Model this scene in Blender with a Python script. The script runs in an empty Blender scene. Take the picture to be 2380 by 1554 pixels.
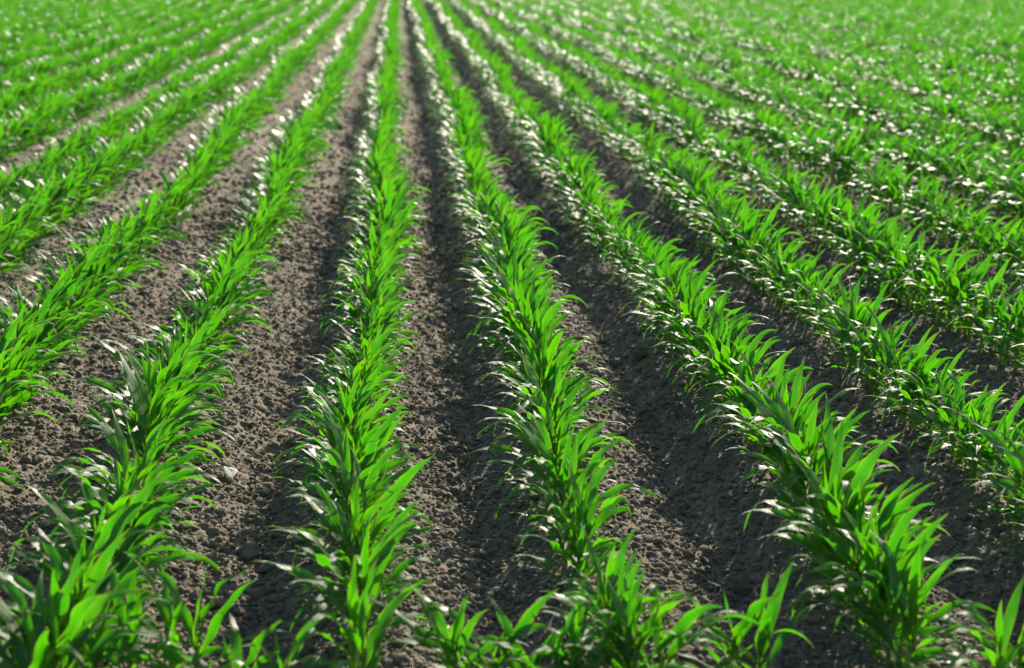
import bpy, bmesh, math, random
import numpy as np
from mathutils import Matrix, Vector, Euler

rs = np.random.RandomState(11)
random.seed(11)
S = bpy.context.scene
COL = S.collection
PI = math.pi

# ------------------------------------------------------------------ camera numbers
CAM = np.array([0.0, 0.0, 1.90])
PITCH, YAW, LENS = math.radians(15.0), math.radians(4.5), 50.0
FW, FH = 1024, 668
FPX = FW * LENS / 36.0

def project(p):
    """world points (N,3) -> pixel x, y and depth"""
    q = np.asarray(p, float) - CAM
    c, s = math.cos(YAW), math.sin(YAW)
    x = q[:, 0] * c - q[:, 1] * s
    f = q[:, 0] * s + q[:, 1] * c
    cp, sp = math.cos(PITCH), math.sin(PITCH)
    d = f * cp - q[:, 2] * sp
    u = f * sp + q[:, 2] * cp
    return FW / 2 + FPX * x / d, FH / 2 - FPX * u / d, d

def ground_at(px, py, z=0.0):
    """where the line of sight through a point of the 2380-wide photograph meets height z"""
    k = 1024 / 2380.0
    x = (px * k - FW / 2) / FPX
    u = -(py * k - FH / 2) / FPX
    cp, sp = math.cos(PITCH), math.sin(PITCH)
    f = cp + u * sp
    zz = -sp + u * cp
    c, s = math.cos(YAW), math.sin(YAW)
    dx, dy = x * c + f * s, -x * s + f * c
    t = (z - CAM[2]) / zz
    return dx * t, dy * t

# ------------------------------------------------------------------ noise helpers
def hash2(ix, iy, seed=0):
    h = (ix.astype(np.int64) * 374761393 + iy.astype(np.int64) * 668265263 + seed * 1442695041) & 0xffffffff
    h = ((h ^ (h >> 13)) * 1274126177) & 0xffffffff
    h = ((h ^ (h >> 16)) * 2246822519) & 0xffffffff
    return ((h ^ (h >> 15)) & 0xffffff) / float(0x1000000)

def vnoise(x, y, seed=0):
    ix, iy = np.floor(x), np.floor(y)
    fx, fy = x - ix, y - iy
    fx = fx * fx * (3 - 2 * fx); fy = fy * fy * (3 - 2 * fy)
    a, b = hash2(ix, iy, seed), hash2(ix + 1, iy, seed)
    c, d = hash2(ix, iy + 1, seed), hash2(ix + 1, iy + 1, seed)
    return (a * (1 - fx) + b * fx) * (1 - fy) + (c * (1 - fx) + d * fx) * fy

def clod_bumps(x, y, cell, seed):
    """rounded lumps of very uneven size, one per jittered cell"""
    ix, iy = np.floor(x / cell), np.floor(y / cell)
    best = np.zeros_like(x)
    for a in (-1, 0, 1):
        for b in (-1, 0, 1):
            jx, jy = ix + a, iy + b
            cx = (jx + hash2(jx, jy, seed)) * cell
            cy = (jy + hash2(jx, jy, seed + 1)) * cell
            r = cell * (0.25 + 0.6 * hash2(jx, jy, seed + 2) ** 2)
            ang = hash2(jx, jy, seed + 3) * PI
            ex = 0.7 + 0.6 * hash2(jx, jy, seed + 4)
            dx, dy = x - cx, y - cy
            rx = (dx * np.cos(ang) + dy * np.sin(ang)) / ex
            ry = (-dx * np.sin(ang) + dy * np.cos(ang)) * ex
            q = 1 - (rx * rx + ry * ry) / (r * r)
            best = np.maximum(best, np.sqrt(np.clip(q, 0, 1)) * r * 0.8)
    return best

# ------------------------------------------------------------------ rows
SP = 0.75
ROW0 = -0.175
ROWX = {0: ROW0}
for i in range(1, 60):
    ROWX[i] = ROW0 + SP * i
for i in (1, 2, 3):
    ROWX[-i] = ROW0 - SP * i
ROWX[-4] = -2.96
ROWX[-5] = -3.72
for i in range(6, 60):
    ROWX[-i] = -3.72 - SP * (i - 5)
RX = np.array([ROWX[i] for i in sorted(ROWX)])

def row_wander(x, y):
    return 0.030 * np.sin(y * 0.9 + 1.3 * x) + 0.022 * np.sin(y * 2.3 + 2.1 * x) + 0.02 * np.sin(y * 0.31 + 5 * x)

def furrow(x, y):
    """height of the ridged soil: crest under each row, a furrow between rows lying nearer the next row"""
    xx = np.asarray(x, float) - 0.02 * np.sin(y * 1.1) - 0.012 * np.sin(y * 3.3 + x)
    k = np.clip(np.searchsorted(RX, xx) - 1, 0, len(RX) - 2)
    w = RX[k + 1] - RX[k]
    t = np.clip((xx - RX[k]) / w, 0, 1)
    tm = 0.60
    lt = np.clip(t / tm, 0, 1)
    rt = np.clip((1 - t) / (1 - tm), 0, 1)
    depth = np.where(t < tm, lt ** 2.4, rt ** 1.1)
    return 0.012 - 0.125 * depth

def soil_height(x, y, fine=True):
    z = furrow(x, y)
    z = z + 0.02 * (vnoise(x * 5, y * 5, 3) - 0.5) + 0.014 * (vnoise(x * 13, y * 13, 4) - 0.5)
    if fine:
        rough = 0.45 + 0.75 * vnoise(x * 1.7, y * 1.7, 9)
        z = z + rough * (clod_bumps(x, y, 0.085, 21) * 0.30
                         + clod_bumps(x, y, 0.040, 41) * 0.55)
        z = z + 0.006 * (vnoise(x * 60, y * 60, 5) - 0.5)
    return z

# ------------------------------------------------------------------ materials
def newmat(name):
    m = bpy.data.materials.new(name); m.use_nodes = True
    nt = m.node_tree; nt.nodes.clear()
    return m, nt

def N(nt, kind, **kw):
    n = nt.nodes.new(kind)
    for k, v in kw.items():
        if k in ('operation', 'blend_type', 'data_type', 'noise_dimensions', 'attribute_name', 'feature', 'interpolation_type', 'clamp', 'layer_name', 'uv_map'):
            setattr(n, k, v)
        else:
            n.inputs[k].default_value = v
    return n

def L(nt, a, b):
    nt.links.new(a, b)

def math_node(nt, op, a, b=None, clamp=False):
    n = nt.nodes.new('ShaderNodeMath'); n.operation = op; n.use_clamp = clamp
    for i, v in enumerate((a, b)):
        if v is None: continue
        if isinstance(v, (int, float)): n.inputs[i].default_value = v
        else: L(nt, v, n.inputs[i])
    return n.outputs[0]

def mixc(nt, fac, a, b, mode='MIX'):
    n = nt.nodes.new('ShaderNodeMix'); n.data_type = 'RGBA'; n.blend_type = mode
    if isinstance(fac, (int, float)): n.inputs[0].default_value = fac
    else: L(nt, fac, n.inputs[0])
    for sock, v in ((n.inputs[6], a), (n.inputs[7], b)):
        if isinstance(v, tuple): sock.default_value = (*v, 1)
        else: L(nt, v, sock)
    return n.outputs[2]

def maprange(nt, v, a, b, c=0.0, d=1.0):
    n = nt.nodes.new('ShaderNodeMapRange'); n.interpolation_type = 'SMOOTHSTEP'
    L(nt, v, n.inputs[0])
    for i, q in enumerate((a, b, c, d)): n.inputs[i + 1].default_value = q
    return n.outputs[0]

def leaf_material():
    m, nt = newmat('maize_leaf')
    uv = nt.nodes.new('ShaderNodeUVMap'); uv.uv_map = 'UVMap'
    sep = nt.nodes.new('ShaderNodeSeparateXYZ'); L(nt, uv.outputs[0], sep.inputs[0])
    U, V = sep.outputs[0], sep.outputs[1]
    u = math_node(nt, 'ABSOLUTE', math_node(nt, 'SUBTRACT', math_node(nt, 'MULTIPLY', U, 2.0), 1.0))
    oi = nt.nodes.new('ShaderNodeObjectInfo')
    at = nt.nodes.new('ShaderNodeAttribute'); at.attribute_name = 'rnd'
    rnd = math_node(nt, 'FRACT', math_node(nt, 'ADD', oi.outputs['Random'], at.outputs['Fac']))
    rnd2 = math_node(nt, 'FRACT', math_node(nt, 'MULTIPLY', rnd, 17.31))
    rnd3 = math_node(nt, 'FRACT', math_node(nt, 'MULTIPLY', rnd, 53.77))
    tc = nt.nodes.new('ShaderNodeTexCoord')
    no = N(nt, 'ShaderNodeTexNoise', Scale=22.0, Detail=3.0); L(nt, tc.outputs['Object'], no.inputs['Vector'])
    nz = no.outputs['Fac']
    vein = math_node(nt, 'SINE', math_node(nt, 'MULTIPLY', U, 95.0))
    vein2 = math_node(nt, 'SINE', math_node(nt, 'MULTIPLY', U, 41.0))
    vv = math_node(nt, 'ADD', math_node(nt, 'MULTIPLY', vein, 0.5), math_node(nt, 'MULTIPLY', vein2, 0.5))
    veinm = maprange(nt, vv, -1.0, 1.0)
    rib = maprange(nt, u, 0.03, 0.10, 1.0, 0.0)
    edge = maprange(nt, u, 0.80, 0.97)
    tipmask = math_node(nt, 'MULTIPLY', maprange(nt, math_node(nt, 'ADD', V, math_node(nt, 'MULTIPLY', math_node(nt, 'SUBTRACT', nz, 0.5), 0.25)), 0.88, 1.0), maprange(nt, rnd2, 0.35, 0.9))
    edgeold = math_node(nt, 'MULTIPLY', math_node(nt, 'MULTIPLY', edge, maprange(nt, V, 0.45, 0.9)), maprange(nt, rnd3, 0.55, 0.95))
    # reflected colour
    c = mixc(nt, rnd, LEAF['r0'], LEAF['r1'])
    c = mixc(nt, math_node(nt, 'MULTIPLY', nz, 0.5), c, LEAF['r2'])
    c = mixc(nt, math_node(nt, 'MULTIPLY', veinm, 0.22), c, (0.020, 0.075, 0.010))
    c = mixc(nt, math_node(nt, 'MULTIPLY', rib, 0.5), c, (0.16, 0.27, 0.06))
    c = mixc(nt, math_node(nt, 'MULTIPLY', edge, 0.35), c, (0.14, 0.25, 0.03))
    c = mixc(nt, math_node(nt, 'MULTIPLY', tipmask, 0.85), c, (0.30, 0.20, 0.07))
    c = mixc(nt, math_node(nt, 'MULTIPLY', edgeold, 0.7), c, (0.30, 0.19, 0.04))
    # transmitted colour
    t = mixc(nt, rnd2, LEAF['t0'], LEAF['t1'])
    t = mixc(nt, math_node(nt, 'MULTIPLY', maprange(nt, V, 0.35, 0.0), 0.5), t, LEAF['tb'])
    t = mixc(nt, math_node(nt, 'MULTIPLY', veinm, 0.28), t, (0.035, 0.20, 0.002))
    t = mixc(nt, math_node(nt, 'MULTIPLY', rib, 0.55), t, (0.05, 0.17, 0.006))
    t = mixc(nt, math_node(nt, 'MULTIPLY', edge, 0.5), t, (0.42, 0.66, 0.03))
    t = mixc(nt, math_node(nt, 'MULTIPLY', tipmask, 0.8), t, (0.40, 0.26, 0.05))
    t = mixc(nt, math_node(nt, 'MULTIPLY', edgeold, 0.8), t, (0.55, 0.36, 0.03))
    # relief: parallel veins, midrib, small puckers
    hgt = math_node(nt, 'ADD', math_node(nt, 'MULTIPLY', vv, 0.35), math_node(nt, 'ADD', math_node(nt, 'MULTIPLY', rib, -1.2), math_node(nt, 'MULTIPLY', nz, 1.6)))
    bump = N(nt, 'ShaderNodeBump', Strength=0.45, Distance=0.0024); L(nt, hgt, bump.inputs['Height'])
    p = N(nt, 'ShaderNodeBsdfPrincipled', Roughness=LEAF['rough'])
    p.inputs['Specular IOR Level'].default_value = LEAF['spec']
    L(nt, c, p.inputs['Base Color']); L(nt, bump.outputs[0], p.inputs['Normal'])
    L(nt, math_node(nt, 'ADD', math_node(nt, 'MULTIPLY', nz, 0.12), LEAF['rough'] - 0.06), p.inputs['Roughness'])
    tr = nt.nodes.new('ShaderNodeBsdfTranslucent'); L(nt, t, tr.inputs['Color']); L(nt, bump.outputs[0], tr.inputs['Normal'])
    mx = nt.nodes.new('ShaderNodeMixShader'); mx.inputs[0].default_value = LEAF['mix']
    L(nt, p.outputs[0], mx.inputs[1]); L(nt, tr.outputs[0], mx.inputs[2])
    out = nt.nodes.new('ShaderNodeOutputMaterial'); L(nt, mx.outputs[0], out.inputs[0])
    return m

LEAF = dict(r0=(0.018, 0.080, 0.007), r1=(0.038, 0.125, 0.010), r2=(0.028, 0.110, 0.012),
            t0=(0.045, 0.39, 0.0005), t1=(0.112, 0.53, 0.0005), tb=(0.27, 0.60, 0.008),
            rough=0.37, spec=0.8, mix=0.50)

def soil_material(name, far=False):
    m, nt = newmat(name)
    tc = nt.nodes.new('ShaderNodeTexCoord')
    n1 = N(nt, 'ShaderNodeTexNoise', Scale=2.2, Detail=5.0, Roughness=0.6); L(nt, tc.outputs['Object'], n1.inputs['Vector'])
    n2 = N(nt, 'ShaderNodeTexNoise', Scale=38.0, Detail=6.0, Roughness=0.65); L(nt, tc.outputs['Object'], n2.inputs['Vector'])
    n3 = N(nt, 'ShaderNodeTexNoise', Scale=160.0, Detail=4.0, Roughness=0.7); L(nt, tc.outputs['Object'], n3.inputs['Vector'])
    vo = N(nt, 'ShaderNodeTexVoronoi', Scale=70.0); L(nt, tc.outputs['Object'], vo.inputs['Vector'])
    c = mixc(nt, maprange(nt, n1.outputs['Fac'], 0.35, 0.65), (0.150, 0.133, 0.103), (0.210, 0.187, 0.144))
    c = mixc(nt, maprange(nt, n2.outputs['Fac'], 0.40, 0.72, 0.0, 0.6), c, (0.31, 0.264, 0.192))
    c = mixc(nt, maprange(nt, n3.outputs['Fac'], 0.55, 0.35, 0.0, 0.5), c, (0.090, 0.075, 0.058))
    h = math_node(nt, 'ADD', math_node(nt, 'MULTIPLY', n2.outputs['Fac'], 1.0),
                  math_node(nt, 'ADD', math_node(nt, 'MULTIPLY', n3.outputs['Fac'], 0.45), math_node(nt, 'MULTIPLY', vo.outputs['Distance'], -0.5)))
    bump = N(nt, 'ShaderNodeBump', Strength=0.7, Distance=0.012); L(nt, h, bump.inputs['Height'])
    p = N(nt, 'ShaderNodeBsdfPrincipled', Roughness=0.95)
    p.inputs['Specular IOR Level'].default_value = 0.15
    L(nt, c, p.inputs['Base Color']); L(nt, bump.outputs[0], p.inputs['Normal'])
    out = nt.nodes.new('ShaderNodeOutputMaterial'); L(nt, p.outputs[0], out.inputs[0])
    return m

def simple_material(name, c0, c1, rough=0.8, scale=40.0, bump=0.3, dist=0.004, translucent=None, spec=0.3, mix=0.4):
    m, nt = newmat(name)
    tc = nt.nodes.new('ShaderNodeTexCoord')
    n1 = N(nt, 'ShaderNodeTexNoise', Scale=scale, Detail=5.0, Roughness=0.6); L(nt, tc.outputs['Object'], n1.inputs['Vector'])
    oi = nt.nodes.new('ShaderNodeObjectInfo')
    c = mixc(nt, maprange(nt, n1.outputs['Fac'], 0.3, 0.7), c0, c1)
    b = N(nt, 'ShaderNodeBump', Strength=bump, Distance=dist); L(nt, n1.outputs['Fac'], b.inputs['Height'])
    p = N(nt, 'ShaderNodeBsdfPrincipled', Roughness=rough); p.inputs['Specular IOR Level'].default_value = spec
    L(nt, c, p.inputs['Base Color']); L(nt, b.outputs[0], p.inputs['Normal'])
    out = nt.nodes.new('ShaderNodeOutputMaterial')
    if translucent:
        tr = nt.nodes.new('ShaderNodeBsdfTranslucent'); tr.inputs[0].default_value = (*translucent, 1)
        mx = nt.nodes.new('ShaderNodeMixShader'); mx.inputs[0].default_value = mix
        L(nt, p.outputs[0], mx.inputs[1]); L(nt, tr.outputs[0], mx.inputs[2]); L(nt, mx.outputs[0], out.inputs[0])
    else:
        L(nt, p.outputs[0], out.inputs[0])
    return m

M_LEAF = leaf_material()
M_SOIL = soil_material('dry_soil')
M_STEM = simple_material('maize_stem', (0.10, 0.20, 0.04), (0.19, 0.29, 0.09), 0.45, 30, 0.15, 0.001, (0.25, 0.45, 0.04))
M_STRAW = simple_material('pale_straw', (0.36, 0.30, 0.20), (0.55, 0.49, 0.36), 0.6, 90, 0.2, 0.001)
M_STONE = simple_material('field_stone', (0.17, 0.15, 0.125), (0.30, 0.26, 0.205), 0.75, 22, 0.5, 0.006)
M_GREY = simple_material('grey_stone', (0.19, 0.19, 0.18), (0.30, 0.29, 0.26), 0.65, 22, 0.4, 0.004)
M_VERGE = simple_material('verge_turf', (0.15, 0.17, 0.05), (0.27, 0.25, 0.10), 0.9, 3, 0.4, 0.03)
M_DRY = simple_material('verge_grass', (0.22, 0.24, 0.08), (0.36, 0.33, 0.15), 0.7, 3, 0.1, 0.01, (0.30, 0.33, 0.10))
M_WING = simple_material('butterfly_wing', (0.74, 0.75, 0.70), (0.82, 0.82, 0.78), 0.7, 250, 0.1, 0.0004, (0.85, 0.85, 0.78), 0.3, 0.55)
M_BODY = simple_material('butterfly_body', (0.05, 0.045, 0.04), (0.16, 0.15, 0.13), 0.8, 600, 0.2, 0.0004)

# ------------------------------------------------------------------ mesh helpers
def np_mesh(name, verts, faces, mat, uv=None, rnd=None, smooth=True):
    """verts (V,3), faces (F,k); uv (V,2), rnd (V,) per vertex"""
    me = bpy.data.meshes.new(name)
    nv, (nf, k) = len(verts), faces.shape
    me.vertices.add(nv); me.vertices.foreach_set('co', np.ascontiguousarray(verts, np.float32).ravel())
    me.loops.add(nf * k); me.loops.foreach_set('vertex_index', np.ascontiguousarray(faces, np.int32).ravel())
    me.polygons.add(nf); me.polygons.foreach_set('loop_start', np.arange(0, nf * k, k, dtype=np.int32))
    me.update(calc_edges=True)
    me.polygons.foreach_set('use_smooth', np.full(nf, smooth, dtype=bool))
    if uv is not None:
        ul = me.uv_layers.new(name='UVMap')
        ul.data.foreach_set('uv', np.ascontiguousarray(uv[faces.ravel()], np.float32).ravel())
    if rnd is not None:
        a = me.attributes.new('rnd', 'FLOAT', 'POINT'); a.data.foreach_set('value', np.ascontiguousarray(rnd, np.float32))
    me.materials.append(mat)
    return me

def link(name, me, parent=None):
    o = bpy.data.objects.new(name, me); COL.objects.link(o)
    if parent: o.parent = parent
    return o

def tag(o, label=None, cat=None, group=None, kind=None):
    if label: o['label'] = label
    if cat: o['category'] = cat
    if group: o['group'] = group
    if kind: o['kind'] = kind
    return o

# ------------------------------------------------------------------ leaves
def leaf_arrays(P, nseg, ncr):
    """one strap-shaped maize leaf from a parameter dict, base at the origin"""
    Lh, W, az, e0 = P['L'], P['W'], P['az'], P['e0']
    d = np.array([math.cos(e0) * math.cos(az), math.cos(e0) * math.sin(az), math.sin(e0)])
    s = np.array([-math.sin(az), math.cos(az), 0.0])
    p = np.zeros(3)
    sub = 3
    ds = Lh / (nseg * sub)
    pts, sides, nrm = [], [], []
    for i in range(nseg * sub + 1):
        t = i / (nseg * sub)
        if i % sub == 0:
            tw = P.get('tw0', 0) * min(1, t * 3 + .1) * (1 - .45 * t) + P['tw'] * t ** 1.3 + P['tw2'] * math.sin(t * 5 + P['ph'])
            n = np.cross(d, s)
            ss = s * math.cos(tw) + n * math.sin(tw)
            pts.append(p.copy()); sides.append(ss); nrm.append(np.cross(d, ss))
        p = p + d * ds
        g = P['droop'] * (0.10 + 2.7 * t ** 2.0)
        if P['kink'] and abs(t - P['kink']) < 0.06: g *= 5.0
        d = d + ds / Lh * (np.array([0, 0, -1.0]) * g + np.array(P['wind']) * (0.3 + t))
        d = d / np.linalg.norm(d)
        s = s - d * np.dot(s, d); s = s / np.linalg.norm(s)
    t = np.linspace(0, 1, nseg + 1)
    w = W * 0.5 * np.minimum(1, 0.62 + 1.5 * t) * np.clip(1 - np.clip((t - 0.42) / 0.58, 0, 1) ** 1.75, 0, 1)
    w = np.maximum(w * (1 - 0.25 * np.clip((0.12 - t) / 0.12, 0, 1)), 0.0007)
    u = np.linspace(-1, 1, ncr + 1)
    fold = P['fold'] * (1 - 0.75 * np.clip(t / 0.6, 0, 1)) + 0.10
    V = np.zeros((nseg + 1, ncr + 1, 3)); UV = np.zeros((nseg + 1, ncr + 1, 2))
    pts, sides, nrm = np.array(pts), np.array(sides), np.array(nrm)
    for j, uu in enumerate(u):
        ph = P['ph'] + (1.9 if uu > 0 else 0.0)
        wave = P['wav'] * uu * uu * np.sin(t * P['wk'] + ph) * np.clip(t * 5, 0, 1)
        curl = P['curl'] * (uu * uu)
        off_s = w * uu * np.cos(fold)
        off_n = w * (abs(uu) * np.sin(fold) + wave + curl)
        V[:, j] = pts + sides * off_s[:, None] + nrm * off_n[:, None]
        UV[:, j, 0] = (uu + 1) / 2; UV[:, j, 1] = t
    idx = np.arange((nseg + 1) * (ncr + 1)).reshape(nseg + 1, ncr + 1)
    F = np.stack([idx[:-1, :-1], idx[:-1, 1:], idx[1:, 1:], idx[1:, :-1]], -1).reshape(-1, 4)
    return V.reshape(-1, 3), F, UV.reshape(-1, 2)

R = random.Random(5)
AZB = 16
TIERS = ('low', 'mid', 'high', 'whorl')
LIB = {}
for tier in TIERS:
    for b in range(AZB):
        for v in range(3):
            az = (b + R.uniform(-.4, .4)) * 2 * PI / AZB
            side = math.cos(az)
            wind = (0.13 + 0.15 * R.random(), -0.10 * R.random(), 0)
            P = dict(az=az, wind=wind, ph=R.uniform(0, 6.28), wk=R.uniform(11, 19), kink=0, curl=R.uniform(-.25, .1),
                     tw=R.gauss(0, 0.45), tw2=R.gauss(0, 0.14))
            if tier == 'low':
                P.update(L=R.uniform(.21, .28), W=R.uniform(.018, .026), e0=math.radians(R.uniform(22, 50)), droop=R.uniform(.9, 1.6), fold=.5, wav=R.uniform(.25, .6))
            elif tier == 'mid':
                P.update(L=R.uniform(.24, .32), W=R.uniform(.021, .030), e0=math.radians(R.uniform(44, 62)), droop=R.uniform(1.0, 1.8), fold=.55, wav=R.uniform(.3, .75))
            elif tier == 'high':
                P.update(L=R.uniform(.22, .30), W=R.uniform(.025, .035), e0=math.radians(R.uniform(58, 80)), droop=R.uniform(.6, 1.4), fold=.55, wav=R.uniform(.25, .65))
            else:
                P.update(L=R.uniform(.15, .22), W=R.uniform(.022, .030), e0=math.radians(R.uniform(70, 86)), droop=R.uniform(.1, .6), fold=.85, wav=R.uniform(.05, .22))
            if tier in ('mid', 'high') and side < -0.2:
                P['droop'] *= 1.1; P['tw'] *= .55; P['L'] *= 1.10; P['e0'] -= .16 if tier == 'mid' else .24; P['tw0'] = R.gauss(-.18, .25); P['fold'] *= .7; P['W'] *= 1.08
                if R.random() < 0.55: P['kink'] = R.uniform(.45, .75)
            elif side > 0.25 and tier != 'whorl':
                P['tw0'] = R.uniform(.3, 1.15) if R.random() < .75 else R.uniform(-1.0, .1)
                P['tw'] *= 1.5; P['tw2'] *= 1.6
                if R.random() < .18: P['kink'] = R.uniform(.45, .8)
                P['droop'] *= R.uniform(.8, 1.9); P['L'] *= R.uniform(.92, 1.12)
            elif R.random() < 0.12 and tier != 'whorl':
                P['kink'] = R.uniform(.55, .8)
            LIB[tier, b, v] = P
LOD = {}
for key, P in LIB.items():
    LOD[key] = {0: leaf_arrays(P, 16, 4), 1: leaf_arrays(P, 8, 2), 2: leaf_arrays(P, 5, 2)}
LEAFME = {key: np_mesh('maize_leaf', a[0][0], a[0][1], M_LEAF, uv=a[0][2], rnd=np.full(len(a[0][0]), 0.0)) for key, a in LOD.items()}

def stem_arrays(h, seed, nr=8, nz=6):
    q = random.Random(seed)
    V = []
    for i in range(nz + 1):
        t = i / nz
        r = 0.0085 * (1 - 0.35 * t) * (1 + 0.10 * math.sin(i * 2.6))
        ox, oy = 0.008 * t * t * q.uniform(-1, 1.6), 0.004 * t * q.uniform(-1, 1)
        for j in range(nr):
            a = 2 * PI * j / nr
            V.append((ox + r * math.cos(a) * 1.15, oy + r * math.sin(a) * 0.85, -0.03 + (h + 0.03) * t))
    F = []
    for i in range(nz):
        for j in range(nr):
            F.append((i * nr + j, i * nr + (j + 1) % nr, (i + 1) * nr + (j + 1) % nr, (i + 1) * nr + j))
    return np.array(V), np.array(F)
STEMS = [stem_arrays(R.uniform(.155, .20), i) for i in range(8)]
STEMME = [np_mesh('maize_stem', v, f, M_STEM) for v, f in STEMS]

def plan_plant(q, small=1.0):
    """list of (tier, bin, variant, attach height, yaw jitter, tilt, scale)"""
    phi = q.gauss(0, math.radians(33))
    out = []
    spec = [('low', .025), ('low', .040), ('low', .055), ('mid', .075), ('mid', .100), ('high', .130), ('high', .155), ('high', .170), ('whorl', .180)]
    spec.insert(5, ('mid', .115))
    if q.random() < .25: spec.insert(6, ('high', .125))
    if q.random() < .12: spec.pop(0)
    for i, (tier, z) in enumerate(spec):
        a = phi + (PI if i % 2 else 0) + q.gauss(0, .42)
        b = int(round(a / (2 * PI / AZB))) % AZB
        out.append((tier, b, q.randrange(3), z * q.uniform(.92, 1.08), q.uniform(-.16, .16), q.gauss(0, .07), q.gauss(0, .07), q.uniform(.86, 1.12) * small))
    return out

def xf(spec):
    tier, b, v, z, yaw, tx, ty, sc = spec
    return Matrix.Translation((0, 0, z)) @ Euler((tx, ty, yaw)).to_matrix().to_4x4() @ Matrix.Scale(sc, 4)

# ------------------------------------------------------------------ where the plants stand
def field_end(x):
    return 54.0 - 0.35 * (x - 13.9)

plants = []            # row, x, y, scale, rotation
q = random.Random(77)
tanl, tanr = math.tan(math.radians(26.5 - 4.5)), math.tan(math.radians(26.5 + 4.5))
for ri in sorted(ROWX):
    x0 = ROWX[ri]
    y = 3.12 + q.uniform(0, .1)
    vig = 1.0
    while y < 60:
        y += 0.074 * q.uniform(.62, 1.38)
        if y > field_end(x0): break
        if q.random() < .025: y += .12
        x = x0 + float(row_wander(np.float64(x0), np.float64(y))) + q.gauss(0, .011)
        if x < -tanl * y - 1.2 or x > tanr * y + 1.6: continue
        vig = 0.97 + 0.10 * math.sin(y * .8 + ri * 2.1) + 0.05 * math.sin(y * 2.9 + ri)
        if ri == -4: vig *= .84
        sc = vig * q.uniform(.96, 1.12)
        if q.random() < .05: sc *= .72
        plants.append([ri, x, y, sc, q.uniform(-.35, .35), None])

# plants of the headland row that crosses the ends of the rows
for k, (px, py, sc) in enumerate([(395, 1595, .92), (455, 1605, 1.06), (535, 1665, .92), (300, 1640, .9), (1060, 1605, .86), (1150, 1605, 1.0), (1215, 1620, .92),
                                  (1275, 1650, .95), (1335, 1625, .88), (1520, 1655, .95), (1690, 1605, .98), (1760, 1615, 1.0),
                                  (2365, 1615, .95), (215, 1660, .9), (2290, 1660, .86), (60, 1660, .9), (640, 1665, .82)]):
    x, y = ground_at(px, py)
    plants.append(['headland', x, y, sc, q.uniform(-.5, .5), k])

pp = np.array([[p[1], p[2], .20] for p in plants])
px_, py_, dep = project(pp)
px2, py2, _ = project(pp + np.array([0, 0, .2]))
inview = (px_ > -18) & (px_ < FW + 18) & (py2 < FH + 6) & (py2 > -5)
size = np.array([p[3] for p in plants]) ** .3 / dep
order = [int(i) for i in np.argsort(-size) if inview[i]]
single = set(order[:300])

# ------------------------------------------------------------------ the 300 plants that show largest
ROWNAME = {0: 'first row right of the white butterfly', 1: 'second row right of the white butterfly', 2: 'third row right of the white butterfly',
           3: 'fourth row right of the white butterfly', 4: 'fifth row right of the white butterfly', 5: 'sixth row right of the white butterfly', 6: 'seventh row right of the white butterfly',
           -1: 'first row left of the white butterfly', -2: 'second row left of the white butterfly', -3: 'third row left of the white butterfly',
           -4: 'fourth row left of the white butterfly', -5: 'fifth row left of the white butterfly'}
ONES = 'first second third fourth fifth sixth seventh eighth ninth tenth eleventh twelfth thirteenth fourteenth fifteenth sixteenth seventeenth eighteenth nineteenth'.split()
def ordinal(n):
    if n < 20: return ONES[n - 1]
    t, o = divmod(n, 10)
    if o == 0: return ['twentieth', 'thirtieth', 'fortieth', 'fiftieth', 'sixtieth', 'seventieth', 'eightieth'][t - 2]
    return ['twenty', 'thirty', 'forty', 'fifty', 'sixty', 'seventy', 'eighty'][t - 2] + '-' + ONES[o - 1]

def soil_z(x, y):
    return float(soil_height(np.array([x]), np.array([y]), False)[0])

count = {}
GROUP = 'young maize plants nearest in the field rows'
headx = sorted([p for i, p in enumerate(plants) if p[0] == 'headland' and i in single], key=lambda p: p[1])
nleaf = 0
for i in sorted(single, key=lambda k: plants[k][2]):
    ri, x, y, sc, rot, hk = plants[i]
    qq = random.Random(9000 + i)
    root = bpy.data.objects.new('maize_plant', None); COL.objects.link(root)
    root.empty_display_size = .05
    root.location = (x, y, soil_z(x, y)); root.rotation_euler = (qq.gauss(0, .05), qq.gauss(.06, .05), rot); root.scale = (sc,) * 3
    look = 'tall' if sc > 1.06 else ('small' if sc < .82 else 'young')
    if ri == 'headland':
        n = [p[5] for p in headx].index(hk) + 1
        lab = f'{look} maize plant, {ordinal(n)} from the left in the blurred cross row along the near edge'
    else:
        count[ri] = count.get(ri, 0) + 1
        lab = f'{look} maize plant, {ordinal(count[ri])} from near end of {ROWNAME[ri]}'
    tag(root, lab, 'maize plant', GROUP)
    st = link('stem', STEMME[qq.randrange(8)], root)
    for sp in plan_plant(qq):
        o = link('leaf', LEAFME[sp[:3]], root)
        o.matrix_local = xf(sp); nleaf += 1
print('single plants', len(single), 'leaves', nleaf, 'rows', count)

# ------------------------------------------------------------------ all the farther plants as one mass
protos = {0: [], 1: [], 2: []}
for k in range(28):
    qq = random.Random(400 + k)
    plan = plan_plant(qq)
    st = STEMS[k % 8]
    for lod in (0, 1, 2):
        vs, fs, us, rn = [], [], [], []
        n = 0
        for sp in plan:
            v, f, uvv = LOD[sp[:3]][lod]
            Mx = np.array(xf(sp))
            v = v @ Mx[:3, :3].T + Mx[:3, 3]
            vs.append(v); fs.append(f + n); us.append(uvv); rn.append(np.full(len(v), qq.random())); n += len(v)
        v, f = st
        vs.append(v); fs.append(f + n); us.append(np.tile([[.5, .1]], (len(v), 1))); rn.append(np.full(len(v), .5)); n += len(v)
        protos[lod].append((np.concatenate(vs), np.concatenate(fs), np.concatenate(us), np.concatenate(rn)))
VS, FS, US, RN = [], [], [], []
n = 0
rest = [i for i in range(len(plants)) if i not in single]
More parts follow.
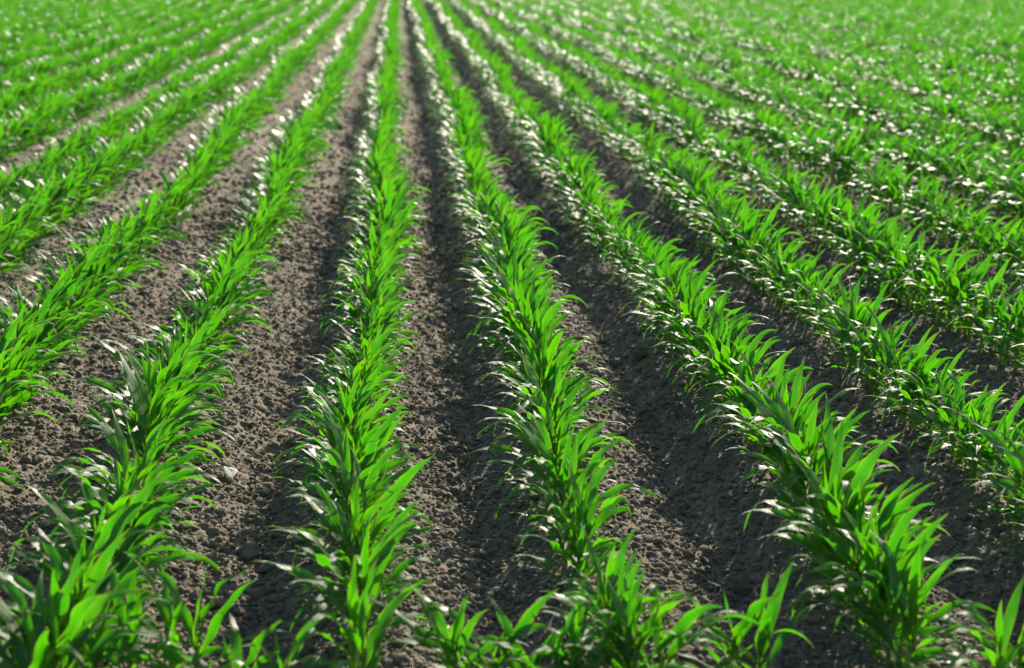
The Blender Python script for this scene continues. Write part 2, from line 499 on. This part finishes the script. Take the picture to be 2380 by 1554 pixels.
xs = np.array([plants[i][1] for i in rest]); ys = np.array([plants[i][2] for i in rest])
zs = soil_height(xs, ys, False)
for j, i in enumerate(rest):
    ri, x, y, sc, rot, hk = plants[i]
    lod = 0 if y < 9 else (1 if y < 24 else 2)
    v, f, uvv, rn = protos[lod][q.randrange(28)]
    c, s = math.cos(rot), math.sin(rot)
    lean = q.gauss(.06, .05)
    vv = np.empty_like(v)
    vv[:, 0] = (v[:, 0] * c - v[:, 1] * s + v[:, 2] * lean) * sc + x
    vv[:, 1] = (v[:, 0] * s + v[:, 1] * c) * sc + y
    vv[:, 2] = v[:, 2] * sc + zs[j]
    VS.append(vv.astype(np.float32)); FS.append((f + n).astype(np.int32)); US.append(uvv.astype(np.float32)); RN.append(((rn + q.random()) % 1).astype(np.float32))
    n += len(v)
me = np_mesh('maize_field', np.concatenate(VS), np.concatenate(FS), M_LEAF, uv=np.concatenate(US), rnd=np.concatenate(RN))
o = link('maize_field', me)
tag(o, 'rows of young maize running on into the blurred distance behind the nearest plants', 'maize field', kind='stuff')
print('far plants', len(rest), 'faces', len(me.polygons))

# ------------------------------------------------------------------ soil
def graded(a, b, step, lo, hi, grow=1.05, cap=12.0):
    mid = np.arange(a, b + step / 2, step)
    left, right = [], []
    s, p = step, a
    while p > lo:
        s = min(s * grow, cap); p -= s; left.append(p)
    s, p = step, b
    while p < hi:
        s = min(s * grow, cap); p += s; right.append(p)
    return np.concatenate([left[::-1], mid, right])
gx = graded(-3.0, 3.9, 0.0095, -420, 420, 1.03)
gy = graded(2.6, 8.2, 0.0095, -60, 620, 1.022)
X, Y = np.meshgrid(gx, gy)
Z = soil_height(X, Y, True)
inside = np.clip((field_end(X) + 0.5 - Y) / 1.0, 0, 1)
dist = np.hypot(X, Y)
fade = np.clip((90 - dist) / 40, 0, 1) * inside
Z = Z * fade
idx = np.arange(X.size).reshape(X.shape)
F = np.stack([idx[:-1, :-1], idx[:-1, 1:], idx[1:, 1:], idx[1:, :-1]], -1).reshape(-1, 4)
me = np_mesh('ground', np.stack([X, Y, Z], -1).reshape(-1, 3), F, M_SOIL)
tag(link('ground', me), 'dry brown ridged field soil between the maize rows', 'soil', kind='structure')
print('ground verts', X.size)

# loose clods lying on the soil
def ico(sub):
    bm = bmesh.new(); bmesh.ops.create_icosphere(bm, subdivisions=sub, radius=1.0)
    v = np.array([x.co[:] for x in bm.verts]); f = np.array([[a.index for a in t.verts] for t in bm.faces]); bm.free()
    return v, f
ICO = {1: ico(1), 2: ico(2), 3: ico(3)}
def lump(sub, seed, rough=0.25):
    v, f = ICO[sub]
    g = np.random.RandomState(seed)
    r = np.ones(len(v))
    for k in range(5):
        d = g.normal(size=3); d /= np.linalg.norm(d)
        r += rough * 0.5 * np.sin(v @ d * g.uniform(2, 5.5) + g.uniform(0, 6))
    for k in range(6):                                   # broken flat faces
        d = g.normal(size=3); d /= np.linalg.norm(d)
        h = g.uniform(.62, .95)
        a = (v * r[:, None]) @ d
        r = np.where(a > h, r * h / np.maximum(a, 1e-6), r)
    r *= 1 + rough * 0.22 * g.normal(size=len(v))
    return v * r[:, None] * g.uniform(.75, 1.2, 3), f
LUMPS = {s: [lump(s, 100 * s + k) for k in range(24)] for s in (1, 2, 3)}

def scatter(count, r0, r1, power, sub, ylo, yhi, seed):
    g = np.random.RandomState(seed)
    VS, FS = [], []; n = 0
    y = ylo + (yhi - ylo) * g.random_sample(count) ** 1.6
    x = (-0.48 * y - .5) + (0.98 * y + 1.2) * g.random_sample(count)
    k = np.clip(np.searchsorted(RX, x) - 1, 0, len(RX) - 2)
    t = (x - RX[k]) / (RX[k + 1] - RX[k])
    keep = g.random_sample(count) < np.where((t > .10) & (t < .58), 1.0, .62)
    x, y = x[keep], y[keep]
    z = soil_height(x, y, True)
    for i in range(len(x)):
        r = r0 + (r1 - r0) * g.random_sample() ** power
        v, f = LUMPS[sub][g.randint(24)]
        a = g.uniform(0, 6.28); c, s = math.cos(a), math.sin(a)
        w = v * r
        vv = np.stack([w[:, 0] * c - w[:, 1] * s + x[i], w[:, 0] * s + w[:, 1] * c + y[i], w[:, 2] * .8 + z[i] + r * .22], -1)
        VS.append(vv.astype(np.float32)); FS.append((f + n).astype(np.int32)); n += len(v)
    return np.concatenate(VS), np.concatenate(FS), n
parts = [scatter(90000, .0045, .009, 1.5, 1, 2.9, 9.5, 1), scatter(60000, .007, .017, 2.0, 2, 2.9, 11, 2), scatter(4200, .013, .026, 2.3, 3, 2.9, 14, 3)]
parts.append(scatter(60000, .009, .027, 1.8, 1, 9, 32, 5))
n = 0; VS, FS = [], []
for v, f, k in parts:
    VS.append(v); FS.append(f + n); n += k
me = np_mesh('soil_clods', np.concatenate(VS), np.concatenate(FS), M_SOIL, smooth=True)
tag(link('soil_clods', me), 'crumbled dry brown clods lying over the soil between rows', 'clods', kind='stuff')

# straw and husk bits
g = np.random.RandomState(8); VS, FS = [], []; n = 0
for i in range(900):
    y = 2.8 + 8 * g.random_sample() ** 1.5; x = (-0.42 * y) + .88 * y * g.random_sample()
    z = float(soil_height(np.array([x]), np.array([y]), True)[0]) + .004
    ln, wd = g.uniform(.012, .045), g.uniform(.0010, .0028)
    a, e = g.uniform(0, 6.28), g.normal(0, .25)
    d = np.array([math.cos(a) * math.cos(e), math.sin(a) * math.cos(e), math.sin(e)]); s = np.array([-math.sin(a), math.cos(a), 0]); u = np.cross(d, s)
    b = g.normal(0, .12) * ln
    pts = []
    for t in (-.5, 0, .5):
        c = np.array([x, y, z]) + d * ln * t + (s * b * .5 + u * abs(b)) * (1 - 4 * t * t)
        for (p1, p2) in ((1, 0), (0, 1), (-1, 0), (0, -1)): pts.append(c + s * wd * p1 + u * wd * .6 * p2)
    VS.append(np.array(pts))
    for r in (0, 4):
        for j in range(4): FS.append([n + r + j, n + r + (j + 1) % 4, n + r + 4 + (j + 1) % 4, n + r + 4 + j])
    FS.append([n, n + 1, n + 2, n + 3]); FS.append([n + 8, n + 9, n + 10, n + 11]); n += 12
me = np_mesh('straw_bits', np.concatenate(VS), np.array(FS), M_STRAW)
tag(link('straw_bits', me), 'small pale bits of old straw scattered on the soil', 'straw', kind='stuff')

# ------------------------------------------------------------------ larger stones and clods, each its own thing
def stone(px, py, w, name, label, cat, mat, seed, flat=.8, rot=0.0, sub=3, sink=.3, group=None):
    x, y = ground_at(px, py, -.03)
    v, f = lump(4 if sub == 4 else sub, seed, .22)
    v = v * np.array([w, w * .8, w * flat])
    c, s = math.cos(rot), math.sin(rot)
    v = np.stack([v[:, 0] * c - v[:, 1] * s, v[:, 0] * s + v[:, 1] * c, v[:, 2]], -1)
    me = np_mesh(name, v, f, mat)
    o = link(name, me)
    o.location = (x, y, soil_z(x, y) + .012 + w * flat * (1 - sink) * .6)
    tag(o, label, cat, group)
ICO[4] = ico(4)
stone(783, 304, .085, 'field_stone', 'large rounded brown stone farthest up the lane beside the first row left of the butterfly', 'stone', M_STONE, 901, .72, .2, 4, .15)
stone(1428, 824, .044, 'soil_clod', 'dark earth clod in furrow, the flatter of two side by side', 'clod', M_SOIL, 902, .62, .3, 4, .2)
stone(1490, 826, .040, 'soil_clod', 'dark earth clod in furrow, the more upright of two side by side', 'clod', M_SOIL, 907, .95, .9, 4, .2)
stone(577, 1270, .038, 'field_stone', 'pale topped stone in furrow, touching a brown clod below the butterfly', 'stone', M_STONE, 911, .75, .5, 4, .2)
stone(612, 1282, .034, 'soil_clod', 'brown clod touching the pale topped stone below the butterfly', 'clod', M_SOIL, 915, .8, .1, 4, .2)
stone(2193, 1282, .036, 'field_stone', 'smooth grey stone lying beside the fourth row right of the butterfly', 'stone', M_GREY, 921, .75, .4, 4, .2)
stone(2062, 1190, .024, 'field_stone', 'pale broken stone at foot of the third row right of the butterfly', 'stone', M_GREY, 925, .7, 1.4, 4, .2)
stone(1305, 856, .028, 'field_stone', 'flat grey stone lying beside the second row right of the white butterfly', 'stone', M_GREY, 929, .45, .4, 4, .2)
stone(1730, 1338, .034, 'soil_clod', 'round crumbly clod in furrow between second and third rows right of the butterfly', 'clod', M_SOIL, 933, .85, .4, 4, .2)
stone(870, 545, .03, 'soil_clod', 'small brown clod in the lane right of the white butterfly, far up the row', 'clod', M_SOIL, 935, .8, .4, 4, .2)

# ------------------------------------------------------------------ the white butterfly
bx, by = ground_at(547, 1128, -.03)
bz = float(soil_height(np.array([bx]), np.array([by]), True)[0]) + .022
root = bpy.data.objects.new('butterfly', None); COL.objects.link(root)
root.location = (bx, by, bz); root.rotation_euler = (math.radians(-54), 0, math.radians(50)); root.scale = (1.6, 1, 1.6); root.empty_display_size = .02
tag(root, 'white butterfly with closed wings resting on the bare soil', 'butterfly')
K = 1 / (1160 * 19.4)
def wp(pts): return [((x - 950) * K, (1290 - y) * K) for x, y in pts]
fore = wp([(950, 380), (1040, 510), (1250, 630), (1390, 790), (1420, 870), (1370, 1000), (1200, 1060), (1110, 1110), (900, 1190), (830, 1280), (770, 1240), (900, 700)])
hind = wp([(900, 380), (840, 400), (760, 490), (690, 720), (600, 785), (680, 850), (580, 1000), (580, 1180), (640, 1280), (800, 1275), (930, 900), (965, 500)])
bm = bmesh.new()
prof = [(-.010, .0002), (-.008, .0010), (-.003, .0014), (0, .0016), (.003, .0021), (.006, .0019), (.0075, .0011), (.009, .0014), (.0102, .0012), (.011, .0003)]
rings = []
for zz, r in prof:
    rings.append([bm.verts.new((.0006 + r * math.cos(a), r * math.sin(a), .033 + zz)) for a in np.linspace(0, 2 * PI, 9)[:-1]])
for a, b in zip(rings, rings[1:]):
    for j in range(8): bm.faces.new((a[j], a[(j + 1) % 8], b[(j + 1) % 8], b[j]))
def thread(pts, r):
    for a, b in zip(pts, pts[1:]):
        va = [bm.verts.new((a[0] + dx, a[1] + dy, a[2])) for dx, dy in ((r, 0), (-.5 * r, .87 * r), (-.5 * r, -.87 * r))]
        vb = [bm.verts.new((b[0] + dx, b[1] + dy, b[2])) for dx, dy in ((r, 0), (-.5 * r, .87 * r), (-.5 * r, -.87 * r))]
        for j in range(3): bm.faces.new((va[j], va[(j + 1) % 3], vb[(j + 1) % 3], vb[j]))
for sgn in (-1, 1):
    thread([(.0006, sgn * .0006, .0435), (-.002, sgn * .003, .048), (-.005, sgn * .0045, .052)], .0002)     # feelers
    for k in (0, 1, 2): thread([(.001, sgn * .001, .039 - .003 * k), (.005, sgn * .004, .036 - .004 * k), (.006, sgn * .005, .028 - .004 * k)], .0002)
me = bpy.data.meshes.new('butterfly_body'); bm.to_mesh(me); bm.free(); me.materials.append(M_BODY)
for p in me.polygons: p.use_smooth = True
link('body', me, root)
def wing(outline, sgn, spread, name):
    n = len(outline)
    c = np.mean(outline, 0)
    V = []
    for off in (0.0, 0.00018):
        for ring in (1.0, .6, .25):
            for (x, z) in outline:
                xx, zz = c + (np.array((x, z)) - c) * ring
                V.append((xx, sgn * (.0012 + off + spread * (.040 - zz) + .0012 * math.sin(zz * 75)) + .0003 * math.sin(xx * 700), zz))
    F = []
    for side in (0, 1):
        o = side * 3 * n
        for r in (0, 1):
            for j in range(n): F.append([o + r * n + j, o + r * n + (j + 1) % n, o + (r + 1) * n + (j + 1) % n, o + (r + 1) * n + j])
        for j in range(1, n - 2, 2): F.append([o + 2 * n, o + 2 * n + j, o + 2 * n + j + 1, o + 2 * n + j + 2])
    for j in range(n): F.append([j, (j + 1) % n, 3 * n + (j + 1) % n, 3 * n + j])
    link(name, np_mesh('butterfly_' + name, np.array(V), np.array(F), M_WING), root)
for sgn in (-1, 1):
    wing(fore, sgn, .05, 'forewing'); wing(hind, sgn, .09, 'hindwing')

# ------------------------------------------------------------------ grass verge beyond the field end
ex = np.linspace(-60, 90, 120)
vx, vy = [], []
V = []
offs = [0.7, 3, 7, 14, 40, 140]
for a in offs:
    for x in ex: V.append((x * (1 + a / 60), field_end(x) + a + .4 * math.sin(x * .7), .012 + .10 * min(1, a / 7) * (1 if a < 30 else .3)))
nx = len(ex); F = []
for r in range(len(offs) - 1):
    for j in range(nx - 1): F.append([r * nx + j, r * nx + j + 1, (r + 1) * nx + j + 1, (r + 1) * nx + j])
tag(link('verge', np_mesh('verge', np.array(V), np.array(F), M_VERGE)), 'dry pale grass verge along the far end of the field', 'verge', kind='structure')
g = np.random.RandomState(4); VS, FS = [], []; n = 0
for i in range(9000):
    x = g.uniform(-14, 34); a = .7 + 6 * g.random_sample() ** 1.5; y = field_end(x) + a
    h = g.uniform(.15, .42); w = g.uniform(.012, .03); an = g.uniform(0, 6.28)
    dx, dy = math.cos(an) * w, math.sin(an) * w; lx, ly = g.normal(.05, .08, 2)
    VS.append(np.array([(x - dx, y - dy, 0), (x + dx, y + dy, 0), (x + dx * .7 + lx * .5, y + dy * .7 + ly * .5, h * .6), (x - dx * .7 + lx * .5, y - dy * .7 + ly * .5, h * .6),
                        (x + lx * 1.3 + dx * .1, y + ly * 1.3 + dy * .1, h), (x + lx * 1.3 - dx * .1, y + ly * 1.3 - dy * .1, h)]))
    FS += [[n, n + 1, n + 2, n + 3], [n + 3, n + 2, n + 4, n + 5]]; n += 6
tag(link('verge_grass', np_mesh('verge_grass', np.concatenate(VS), np.array(FS), M_DRY)), 'pale dry grass growing on the verge past the last maize', 'grass', kind='stuff')

# ------------------------------------------------------------------ light, sky, camera
SUN_AZ, SUN_EL = math.radians(28), math.radians(27)
sd = Vector((math.sin(SUN_AZ) * math.cos(SUN_EL), math.cos(SUN_AZ) * math.cos(SUN_EL), math.sin(SUN_EL)))
li = bpy.data.lights.new('sun', 'SUN'); li.energy = 5.0; li.angle = math.radians(0.55); li.color = (1.0, 0.90, 0.76)
so = bpy.data.objects.new('sun', li); COL.objects.link(so); so.rotation_euler = sd.to_track_quat('Z', 'Y').to_euler(); so.location = sd * 40
w = bpy.data.worlds.new('World'); S.world = w; w.use_nodes = True
nt = w.node_tree; bg = nt.nodes['Background']
sky = nt.nodes.new('ShaderNodeTexSky'); sky.sky_type = 'NISHITA'; sky.sun_disc = False
sky.sun_elevation = SUN_EL; sky.sun_rotation = SUN_AZ; sky.dust_density = 1.6; sky.air_density = 1.0
nt.links.new(sky.outputs[0], bg.inputs[0]); bg.inputs[1].default_value = 0.092

cam = bpy.data.cameras.new('camera'); co = bpy.data.objects.new('camera', cam); COL.objects.link(co)
co.location = CAM; co.rotation_euler = (PI / 2 - PITCH, 0, -YAW)
cam.lens = LENS; cam.sensor_width = 36; cam.clip_start = .05; cam.clip_end = 3000
cam.dof.use_dof = True; cam.dof.focus_distance = 5.6; cam.dof.aperture_fstop = 2.3
S.camera = co
S.view_settings.view_transform = 'Standard'; S.view_settings.look = 'None'
S.view_settings.exposure = 0.88; S.view_settings.gamma = 1.0
S.cycles.max_bounces = 8; S.cycles.transmission_bounces = 6; S.cycles.diffuse_bounces = 4; S.cycles.glossy_bounces = 3
S.cycles.use_denoising = True
